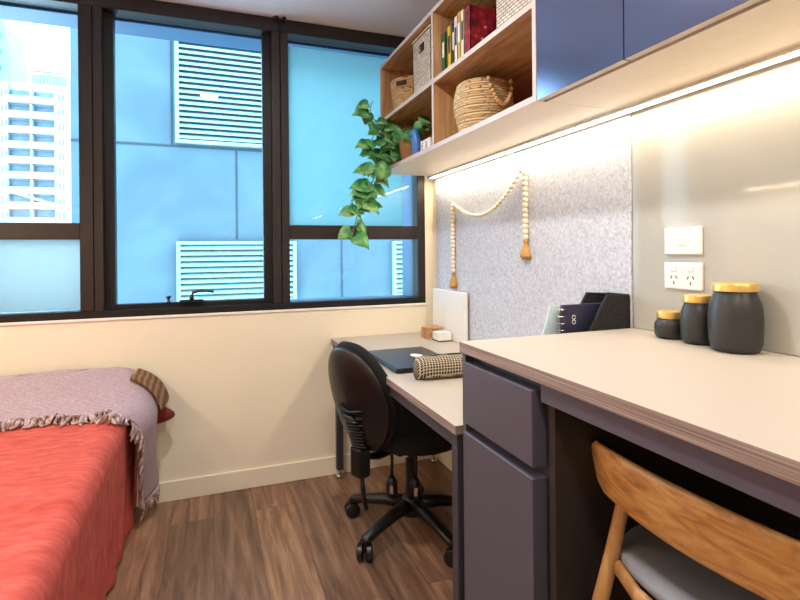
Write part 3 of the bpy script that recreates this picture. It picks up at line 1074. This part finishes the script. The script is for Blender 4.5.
# wall switch and socket
sw = thing('light_switch', 'white single rocker light switch on the splashback', 'switch', (1.203, 1.02, 1.2125))
bx('plate', MT['white'], -0.010, 0, -0.0575, 0.0575, -0.037, 0.037, sw, 0.004, 2)
bx('rocker', MT['white'], -0.0145, -0.009, -0.010, 0.010, -0.012, 0.016, sw, 0.002)
pw = thing('power_socket', 'white double power socket below the light switch', 'socket', (1.203, 1.02, 1.1175))
bx('plate', MT['white'], -0.010, 0, -0.0585, 0.0585, -0.037, 0.037, pw, 0.004, 2)
for y in (0.026, -0.026):
    bx('rocker', MT['white'], -0.0145, -0.009, y - 0.010, y + 0.010, 0.012, 0.027, pw, 0.002)
    for (dy, dz, an) in ((0.008, -0.004, 25), (-0.008, -0.004, -25), (0, -0.019, 0)):
        MB().box(-0.0005, 0.0005, -0.0013, 0.0013, -0.0045, 0.0045).xf(Matrix.Translation((-0.0104, y + dy, dz)) @ Matrix.Rotation(math.radians(an), 4, 'X')).build('slot', MT['slot'], pw)

# ------------------------------------------------------------------ things on the desk
DZ = 0.7295
lp = thing('laptop', 'closed dark slate laptop on the desk', 'laptop', (0.782, 1.985, DZ))
bx('base', MT['black'], -0.133, 0.133, -0.19, 0.19, 0.002, 0.012, lp, 0.003)
bx('lid', MT['laptop'], -0.134, 0.134, -0.191, 0.191, 0.0125, 0.021, lp, 0.003)
MB().lathe([(0.032, 0.0211), (0.032, 0.0216), (0.028, 0.0217)], 0.03, 0.01, n=28, sx=0.75, sy=1.1).build('logo', MT['white'], lp)

pc = thing('pencil_case', 'black and cream checked pencil case beside the laptop', 'pencil case', (0.838, 1.69, DZ), math.radians(-4))
b = MB()
n = 24
rings = []
for i in range(n + 1):
    t = i / n
    x = -0.15 + 0.28 * t
    e = 1 - (abs(2 * t - 1)) ** 8
    sc_ = 0.55 + 0.45 * e ** 0.5
    ring = []
    for k in range(24):
        a = 2 * PI * k / 24
        u = math.copysign(abs(math.cos(a)) ** 0.75, math.cos(a))
        v_ = math.copysign(abs(math.sin(a)) ** 0.75, math.sin(a))
        ring.append(b.bm.verts.new((x, u * 0.046 * sc_, 0.040 + v_ * 0.040 * (sc_ if v_ > 0 else 0.98) + 0.002 * math.sin(t * 20))))
    rings.append(ring)
for r0, r1 in zip(rings, rings[1:]):
    for k in range(24):
        b.bm.faces.new((r0[k], r0[(k + 1) % 24], r1[(k + 1) % 24], r1[k]))
b.bm.faces.new(rings[0][::-1])
b.bm.faces.new(rings[-1])
b.build('pouch', MT['check'], pc, True)
MB().tube([(-0.13, 0.004, 0.070), (-0.06, 0.004, 0.081), (0, 0.004, 0.082), (0.06, 0.004, 0.081), (0.13, 0.004, 0.070)], 0.003, 8).build('zip', MT['black'], pc, True)

wb = thing('wooden_organiser', 'small light wooden block organiser at the back of the desk', 'organiser', (1.105, 2.50, DZ))
b = MB()
b.box(-0.045, 0.05, -0.035, 0.035, 0, 0.014)
b.box(-0.045, -0.015, -0.035, 0.035, 0.014, 0.046, 0.002)
b.box(0.02, 0.05, -0.035, 0.035, 0.014, 0.046, 0.002)
b.box(-0.045, 0.05, -0.035, 0.035, 0.046, 0.058, 0.002)
b.build('block', MT['oak_v'], wb)
nb = thing('note_block', 'white note block on a dark base in front of the white panel', 'note block', (1.118, 2.385, DZ))
bx('base', MT['slot'], -0.038, 0.036, -0.04, 0.045, 0, 0.006, nb)
bx('paper', MT['white'], -0.036, 0.034, -0.038, 0.043, 0.006, 0.045, nb)

# magazine holder beside the bench end
mh = thing('file_holder', 'black mesh magazine file standing at the bench end of the desk', 'file holder', (1.194, 1.252, DZ))
HH = 0.325
side = [(-0.245, 0.0), (0.0, 0.0), (0.0, HH - 0.005), (-0.085, HH), (-0.235, 0.09), (-0.245, 0.09)]
m = Mat('black_mesh', srgb(26, 25, 28), 0.5, 0.3)
m.noise_col(300, [(0.4, srgb(20, 20, 22)), (0.6, srgb(50, 48, 50))])
for y in (-0.045, 0.042):
    sd = MB().prism([(x, z) for x, z in side], 'y', y, y + 0.0025).build('mesh_side', m.m, mh)
    pts = [(x, y + 0.001, z) for x, z in side]
    for a, c in zip(pts, pts[1:] + pts[:1]):
        pass
    b = MB()
    for a, c in zip(pts, pts[1:] + pts[:1]):
        b.tube([a, c], 0.0035, 6)
    b.build('wire_rim', MT['black'], sd)
MB().box(-0.0025, 0, -0.045, 0.0445, 0, HH - 0.005).build('mesh_back', m.m, mh)
MB().box(-0.245, 0, -0.045, 0.0445, 0, 0.0025).build('mesh_floor', m.m, mh)
MB().box(-0.245, -0.2425, -0.045, 0.0445, 0, 0.09).build('mesh_front', m.m, mh)
MB().tube([(-0.001, -0.044, HH - 0.003), (-0.001, 0.043, HH - 0.003)], 0.0035, 6).build('wire_rim', MT['black'], mh)
nbk = thing('spiral_notebook', 'navy spiral-bound notebook in the file holder', 'notebook', (1.100, 1.248, DZ + 0.006))
mm = plain('navy_cover', 48, 50, 76, 0.4)
bx('cover', mm, -0.125, 0.11, -0.006, 0.006, 0, 0.292, nbk, 0.001)
for i in range(14):
    z = 0.012 + i * 0.0205
    b = MB()
    b.tube([(-0.125 + 0.011 * math.cos(a), 0.0095 * math.sin(a), z) for a in [2 * PI * q / 10 for q in range(11)]], 0.0022, 6, cap=False)
    b.build('spiral_loop', MT['chrome'], nbk, True)
b = MB()
for dz in (0, 0.014):
    b.tube([(-0.085 + 0.006 * math.cos(a), -0.0068, 0.24 + dz + 0.006 * math.sin(a)) for a in [2 * PI * q / 10 for q in range(11)]], 0.0015, 6, cap=False)
b.build('cover_mark', MT['white'], nbk, True)
lb_ = plain('pale_blue_card', 214, 240, 246, 0.8)
tag(MB().prism([(0.905, 0.736), (1.15, 0.736), (1.15, 1.022), (0.955, 1.022), (0.945, 0.98), (0.93, 0.94)], 'y', 1.276, 1.280).build('card_folder', lb_, None), 'pale blue card folder sticking out behind the navy notebook', 'folder')

# ------------------------------------------------------------------ bead garland on the pinboard
gl = thing('bead_garland', 'pale wooden bead garland with two jute tassels draped on the pinboard', 'garland', (1.184, 2.05, 1.4))


def bez(pts, t):
    pts = [Vector(p) for p in pts]
    while len(pts) > 1:
        pts = [a.lerp(b_, t) for a, b_ in zip(pts, pts[1:])]
    return pts[0]


bead_me = None


def bead(par, loc, r, mat, name='bead'):
    o = MB().ball((0, 0, 0), r, 10).build(name, mat, par, True)
    o.location = loc
    return o


def bead_copy(src, par, loc):
    o = src.copy()
    C.objects.link(o)
    o.parent = par
    o.location = loc
    return o


path = []
# left drop, swag, right drop (relative to garland origin: y, z)
def gy(y, z):
    return Vector((0, y - 2.05, z - 1.4))


leftp = [gy(2.385, 1.09 + i * 0.0213) for i in range(17)]
swag = []
N = 28
for i in range(N + 1):
    t = i / N
    swag.append(bez([gy(2.385, 1.438), gy(2.15, 1.325), gy(1.985, 1.315), gy(1.765, 1.515)], t))
rightp = [gy(1.733, 1.50 - i * 0.0213) for i in range(13)]
first = bead(gl, leftp[0], 0.0125, MT['bead'])
for p in leftp[1:] + rightp:
    bead_copy(first, gl, p)
sb0 = bead(gl, swag[0], 0.0095, MT['bead'])
for p in swag[1:]:
    bead_copy(sb0, gl, p)
b = MB()
b.tube(leftp + swag + rightp, 0.0015, 6)
b.build('string', MT['jute'], gl)
for y, z in ((2.385, 1.083), (1.733, 1.239)):
    tz = z - 1.4
    b = MB()
    b.lathe([(0.004, 0), (0.009, -0.004), (0.010, -0.016), (0.006, -0.022), (0.014, -0.035), (0.023, -0.070), (0.022, -0.076)], 0, y - 2.05, tz, 18)
    for i in range(24):
        a = i * 2.4
        b.tube([(0.005 * math.cos(a), y - 2.05 + 0.006 * math.sin(a), tz - 0.03), (0.012 * math.cos(a), y - 2.05 + 0.020 * math.sin(a), tz - 0.087)], 0.0016, 5)
    b.build('tassel', MT['jute'], gl, True)
for y, z in ((2.385, 1.445), (1.75, 1.52)):
    MB().tube([(-0.008, y - 2.05, z - 1.4), (0.010, y - 2.05, z - 1.4)], 0.004, 8).build('pin', MT['chrome'], gl, True)

# ------------------------------------------------------------------ things in the shelf unit
# rope basket
rb = thing('rope_basket', 'round coiled rope basket in the lower right cubby', 'basket', (1.0, 1.738, 1.6305))
prof = []
nr = 14
for i in range(nr * 4 + 1):
    t = i / (nr * 4)
    z = 0.205 * t
    r = 0.084 + 0.030 * math.sin(min(t * 1.5, 1) * PI / 2) - 0.016 * max(0, (t - 0.6) / 0.4) ** 2
    r += 0.0035 * abs(math.sin(t * nr * PI))
    prof.append((r, z))
MB().lathe([(0.02, 0.0)] + prof + [(prof[-1][0] - 0.012, 0.203), (prof[-1][0] - 0.014, 0.14), (0.07, 0.02), (0.02, 0.012)], n=48).build('coil_body', MT['rope'], rb, True)
bg_ = thing('bead_loop', 'loop of tan wooden beads hanging on the front of the rope basket', 'beads', (1.02, 1.62, 1.825))
fb = None
for i in range(17):
    t = i / 16
    an = math.radians(250 + 50 * t)
    zz = -0.095 * math.sin(PI * t) ** 0.7 if 0 < t < 1 else 0
    rr = 0.1245 if zz < -0.04 else 0.1175 - zz * 0.17
    loc = Vector((1.0 + rr * math.cos(an) - 1.02, 1.738 + rr * math.sin(an) - 1.62, zz))
    fb = bead(bg_, loc, 0.0088, MT['beadtan']) if fb is None else (bead_copy(fb, bg_, loc) and fb)

# round tan basket upper left
tb = thing('seagrass_basket', 'round tan seagrass basket with dark handle in the upper left cubby', 'basket', (1.005, 2.435, 1.9005))
pf = [(0.02, 0), (0.10, 0.0)]
for i in range(25):
    t = i / 24
    pf.append((0.105 + 0.03 * t ** 0.6 + 0.003 * abs(math.sin(t * 6 * PI)), 0.16 * t))
pf += [(0.124, 0.162), (0.12, 0.12), (0.09, 0.01), (0.01, 0.008)]
MB().lathe(pf, n=44).build('woven_body', MT['wicker_tan'], tb, True)
MB().box(-0.004, 0.004, -0.03, 0.03, -0.011, 0.011, 0.003).xf(Matrix.Translation((-0.115, -0.085, 0.128)) @ Matrix.Rotation(math.radians(36), 4, 'Z')).build('handle', MT['darkleather'], tb)


def rect_basket(loc, W, D, H, label):
    t = thing('wicker_box', label, 'basket', loc, group='whitewashed wicker boxes')
    b = MB()
    b.box(-W, W, -D, D, 0, 0.006)
    b.box(-W, -W + 0.008, -D, D, 0.0, H * 0.70)
    b.box(-W, -W + 0.008, -D, -D * 0.3, H * 0.70, H * 0.85)
    b.box(-W, -W + 0.008, D * 0.3, D, H * 0.70, H * 0.85)
    b.box(-W, -W + 0.008, -D, D, H * 0.85, H)
    b.box(W - 0.008, W, -D, D, 0, H)
    b.box(-W, W, -D, -D + 0.008, 0, H)
    b.box(-W, W, D - 0.008, D, 0, H)
    b.build('woven_body', MT['wicker_white'], t)
    b = MB()
    for s in (-1, 1):
        b.tube([(-W, s * D, H), (W, s * D, H)], 0.006, 8)
        b.tube([(s * W, -D, H), (s * W, D, H)], 0.006, 8)
    b.build('rim', MT['wicker_white'], t)
    lab(bx('handle_slot', MT['darkleather'], -W + 0.0082, -W + 0.02, -D * 0.3, D * 0.3, H * 0.70, H * 0.85, t), 'dark handle opening')
    return t


rect_basket((1.015, 2.09, 1.9005), 0.125, 0.105, 0.258, 'tall whitewashed wicker box in the upper left cubby')
rect_basket((1.03, 1.365, 1.9005), 0.13, 0.115, 0.20, 'whitewashed wicker box in the upper right cubby')

# books
books = [(0.034, 0.178, (52, 96, 52), 'green book at the left end of the shelf row', 0.895),
         (0.033, 0.195, (216, 176, 40), 'yellow book in the shelf row', 0.905),
         (0.022, 0.200, (44, 40, 40), 'black-spined book next to the yellow one', 0.91),
         (0.018, 0.17, (186, 62, 50), 'thin red book beside the black-spined one', 0.912),
         (0.026, 0.203, (220, 214, 206), 'off-white book in the middle of the shelf row', 0.90),
         (0.028, 0.208, (196, 150, 72), 'ochre book right of the off-white one', 0.90),
         (0.026, 0.204, (228, 208, 172), 'cream book against the red floral book', 0.90),
         (0.040, 0.202, None, 'dark red floral-covered book at the right end of the row', 0.905)]
y = 1.892
for i, (t_, hh, col, lb, xf_) in enumerate(books):
    y0 = y - t_
    bk_ = thing('book', lb, 'book', (xf_, y0 + t_ / 2, 1.9005), group='books in the upper right cubby')
    if col is None:
        cm = MT['floral']
    else:
        cm = plain('cover_' + lb.split()[0], *col, 0.55)
    ht = t_ / 2 - 0.0006
    dp = 0.150 if col else 0.165
    b = MB()
    b.box(0, 0.003, -ht, ht, 0, hh)
    b.box(0, dp, -ht, -ht + 0.002, 0, hh)
    b.box(0, dp, ht - 0.002, ht, 0, hh)
    b.build('cover', cm, bk_)
    bx('pages', MT['bookpage'], 0.0032, dp - 0.004, -ht + 0.0022, ht - 0.0022, 0.003, hh - 0.003, bk_)
    if col and t_ > 0.015:
        bx('spine_label', MT['white'] if sum(col) < 420 else MT['slot'], -0.0006, 0.0002, -ht * 0.55, ht * 0.55, hh * 0.45, hh * 0.8, bk_)
    y = y0

# plants
def leaf(b, p, d, up, size, curl=0.25):
    d = d.normalized()
    side_ = d.cross(up).normalized()
    nrm = side_.cross(d).normalized()
    prof = [(0.0, 0.0), (-0.08, 0.26), (0.05, 0.46), (0.28, 0.52), (0.55, 0.40), (0.80, 0.18), (1.0, 0.0)]
    mid = []
    L, R = [], []
    for (u, w_) in prof:
        dz = -curl * u * u
        base = p + d * (max(u, 0) * size) + nrm * (dz * size)
        mid.append(b.bm.verts.new(base))
        if w_ > 0:
            q = p + d * (u * size)
            L.append(b.bm.verts.new(q + side_ * w_ * size * 0.95 + nrm * (dz * size + 0.10 * size)))
            R.append(b.bm.verts.new(q - side_ * w_ * size * 0.95 + nrm * (dz * size + 0.10 * size)))
        else:
            L.append(mid[-1])
            R.append(mid[-1])
    for i in range(len(prof) - 1):
        for Sd in (L, R):
            vs = []
            for v_ in (mid[i], mid[i + 1], Sd[i + 1], Sd[i]):
                if v_ not in vs:
                    vs.append(v_)
            if len(vs) > 2:
                try:
                    b.bm.faces.new(vs)
                except ValueError:
                    pass


def foliage(t, vines, seed, sizes=(0.05, 0.085), step=0.032):
    random.seed(seed)
    org = Vector(t.location)
    bl, bst = MB(), MB()
    for pts in vines:
        P = [Vector(p) - org for p in pts]
        # resample catmull-ish
        dense = []
        for i in range(len(P) - 1):
            p0, p1, p2, p3 = P[max(i - 1, 0)], P[i], P[i + 1], P[min(i + 2, len(P) - 1)]
            for q in range(8):
                u = q / 8
                dense.append(0.5 * ((2 * p1) + (-p0 + p2) * u + (2 * p0 - 5 * p1 + 4 * p2 - p3) * u * u + (-p0 + 3 * p1 - 3 * p2 + p3) * u ** 3))
        dense.append(P[-1])
        bst.tube(dense, 0.0022, 6)
        acc = 0
        for a, c in zip(dense, dense[1:]):
            acc += (c - a).length
            if acc > step:
                acc = 0
                ang = random.uniform(0, 2 * PI)
                dirv = Vector((math.cos(ang) * 0.9, math.sin(ang) * 0.6 - 0.25, random.uniform(-0.75, 0.15)))
                upv = Vector((random.uniform(-.3, .3), -0.8, 0.55)).normalized()
                tip = c + dirv.normalized() * 0.02
                bst.tube([c, tip], 0.0013, 5)
                leaf(bl, tip, dirv, upv, random.uniform(*sizes), random.uniform(0.1, 0.35))
    bst.build('vine', MT['stem'], t, True)
    bl.build('foliage', MT['leaf'], t, True, solid=0.0008)


def pot(t, r, hgt, mat, off=(0, 0)):
    MB().lathe([(r * 0.72, 0), (r * 0.92, hgt * 0.6), (r, hgt), (r * 0.92, hgt), (r * 0.86, hgt * 0.8), (0.002, hgt * 0.78)], off[0], off[1], n=28).build('pot', mat, t, True, angle=50)


iv = thing('trailing_ivy', 'trailing ivy in a brown pot spilling down the left end of the shelf', 'plant', (0.925, 2.51, 1.6305))
pot(iv, 0.045, 0.085, MT['terracotta'])
foliage(iv, [
    [(0.925, 2.51, 1.71), (0.87, 2.50, 1.79), (0.81, 2.50, 1.72), (0.80, 2.50, 1.60), (0.755, 2.50, 1.50), (0.715, 2.50, 1.42), (0.69, 2.50, 1.34), (0.672, 2.50, 1.27)],
    [(0.925, 2.51, 1.71), (0.86, 2.48, 1.77), (0.805, 2.48, 1.66), (0.775, 2.49, 1.54), (0.73, 2.49, 1.46), (0.70, 2.49, 1.38)],
    [(0.925, 2.50, 1.71), (0.87, 2.52, 1.82), (0.815, 2.53, 1.87), (0.785, 2.53, 1.93), (0.80, 2.53, 1.98)],
    [(0.925, 2.50, 1.71), (0.87, 2.48, 1.80), (0.80, 2.50, 1.80), (0.77, 2.50, 1.72)],
    [(0.72, 2.50, 1.42), (0.68, 2.50, 1.40), (0.665, 2.50, 1.44)],
    [(0.92, 2.50, 1.71), (0.86, 2.44, 1.78), (0.85, 2.40, 1.70), (0.845, 2.40, 1.62)],
], 11, (0.06, 0.10), step=0.024)
p2 = thing('potted_plant', 'leafy green plant in a kraft-brown pot beside the trailing ivy', 'plant', (0.938, 2.34, 1.6305))
pot(p2, 0.066, 0.105, MT['kraft'])
foliage(p2, [
    [(0.945, 2.33, 1.72), (0.92, 2.34, 1.78), (0.90, 2.36, 1.80)],
    [(0.945, 2.33, 1.72), (0.93, 2.27, 1.79), (0.91, 2.23, 1.82)],
    [(0.945, 2.33, 1.72), (0.95, 2.36, 1.80), (0.93, 2.42, 1.82)],
    [(0.945, 2.33, 1.72), (0.97, 2.25, 1.80), (0.95, 2.20, 1.80)],
], 5, (0.045, 0.07), 0.03)
p3 = thing('potted_plant', 'small round-leafed plant behind the white block sign', 'plant', (1.05, 2.03, 1.6305))
pot(p3, 0.042, 0.075, MT['terracotta'])
foliage(p3, [
    [(1.05, 2.03, 1.70), (1.0, 2.03, 1.76), (0.95, 2.04, 1.79)],
    [(1.05, 2.03, 1.70), (0.99, 2.07, 1.77), (0.94, 2.10, 1.76)],
    [(1.05, 2.03, 1.70), (1.02, 1.98, 1.78), (0.98, 1.96, 1.80)],
], 9, (0.04, 0.06), 0.03)

# blue bird figurine
bf = thing('bird_figurine', 'small cobalt blue bird figurine on the shelf between pot and sign', 'figurine', (0.905, 2.185, 1.6305))
b = MB()
b.tube([(0, 0, 0), (0, 0, 0.02), (0, 0, 0.06), (-0.004, 0.002, 0.085), (-0.008, 0.006, 0.105), (-0.008, 0.008, 0.122), (-0.006, 0.006, 0.135)], [0.020, 0.024, 0.026, 0.022, 0.019, 0.018, 0.006], 14)
b.tube([(-0.010, 0.012, 0.116), (-0.020, 0.034, 0.108), (-0.023, 0.046, 0.100)], [0.015, 0.009, 0.002], 10)
b.build('body', MT['bluefig'], bf, True)

# little white block sign
bs_ = thing('block_sign', 'small white block sign with letters beside the blue bird', 'sign', (0.893, 2.045, 1.6305))
bx('block', MT['white'], -0.01, 0.012, -0.05, 0.05, 0, 0.052, bs_, 0.002)
for ch, yy, mt in (('E', 0.028, plain('red_letter', 170, 90, 84, 0.7)), ('3', -0.012, plain('grey_letter', 96, 100, 118, 0.7))):
    cu = bpy.data.curves.new('letter', 'FONT')
    cu.body = ch
    cu.size = 0.042
    cu.extrude = 0.0006
    cu.align_x = 'CENTER'
    cu.materials.append(mt)
    tmp = bpy.data.objects.new('letter_curve', cu)
    me = bpy.data.meshes.new_from_object(tmp)
    bpy.data.objects.remove(tmp)
    to = bpy.data.objects.new('letter', me)
    C.objects.link(to)
    to.parent = bs_
    to.location = (-0.0108, yy, 0.012)
    to.rotation_euler = (PI / 2, 0, -PI / 2)
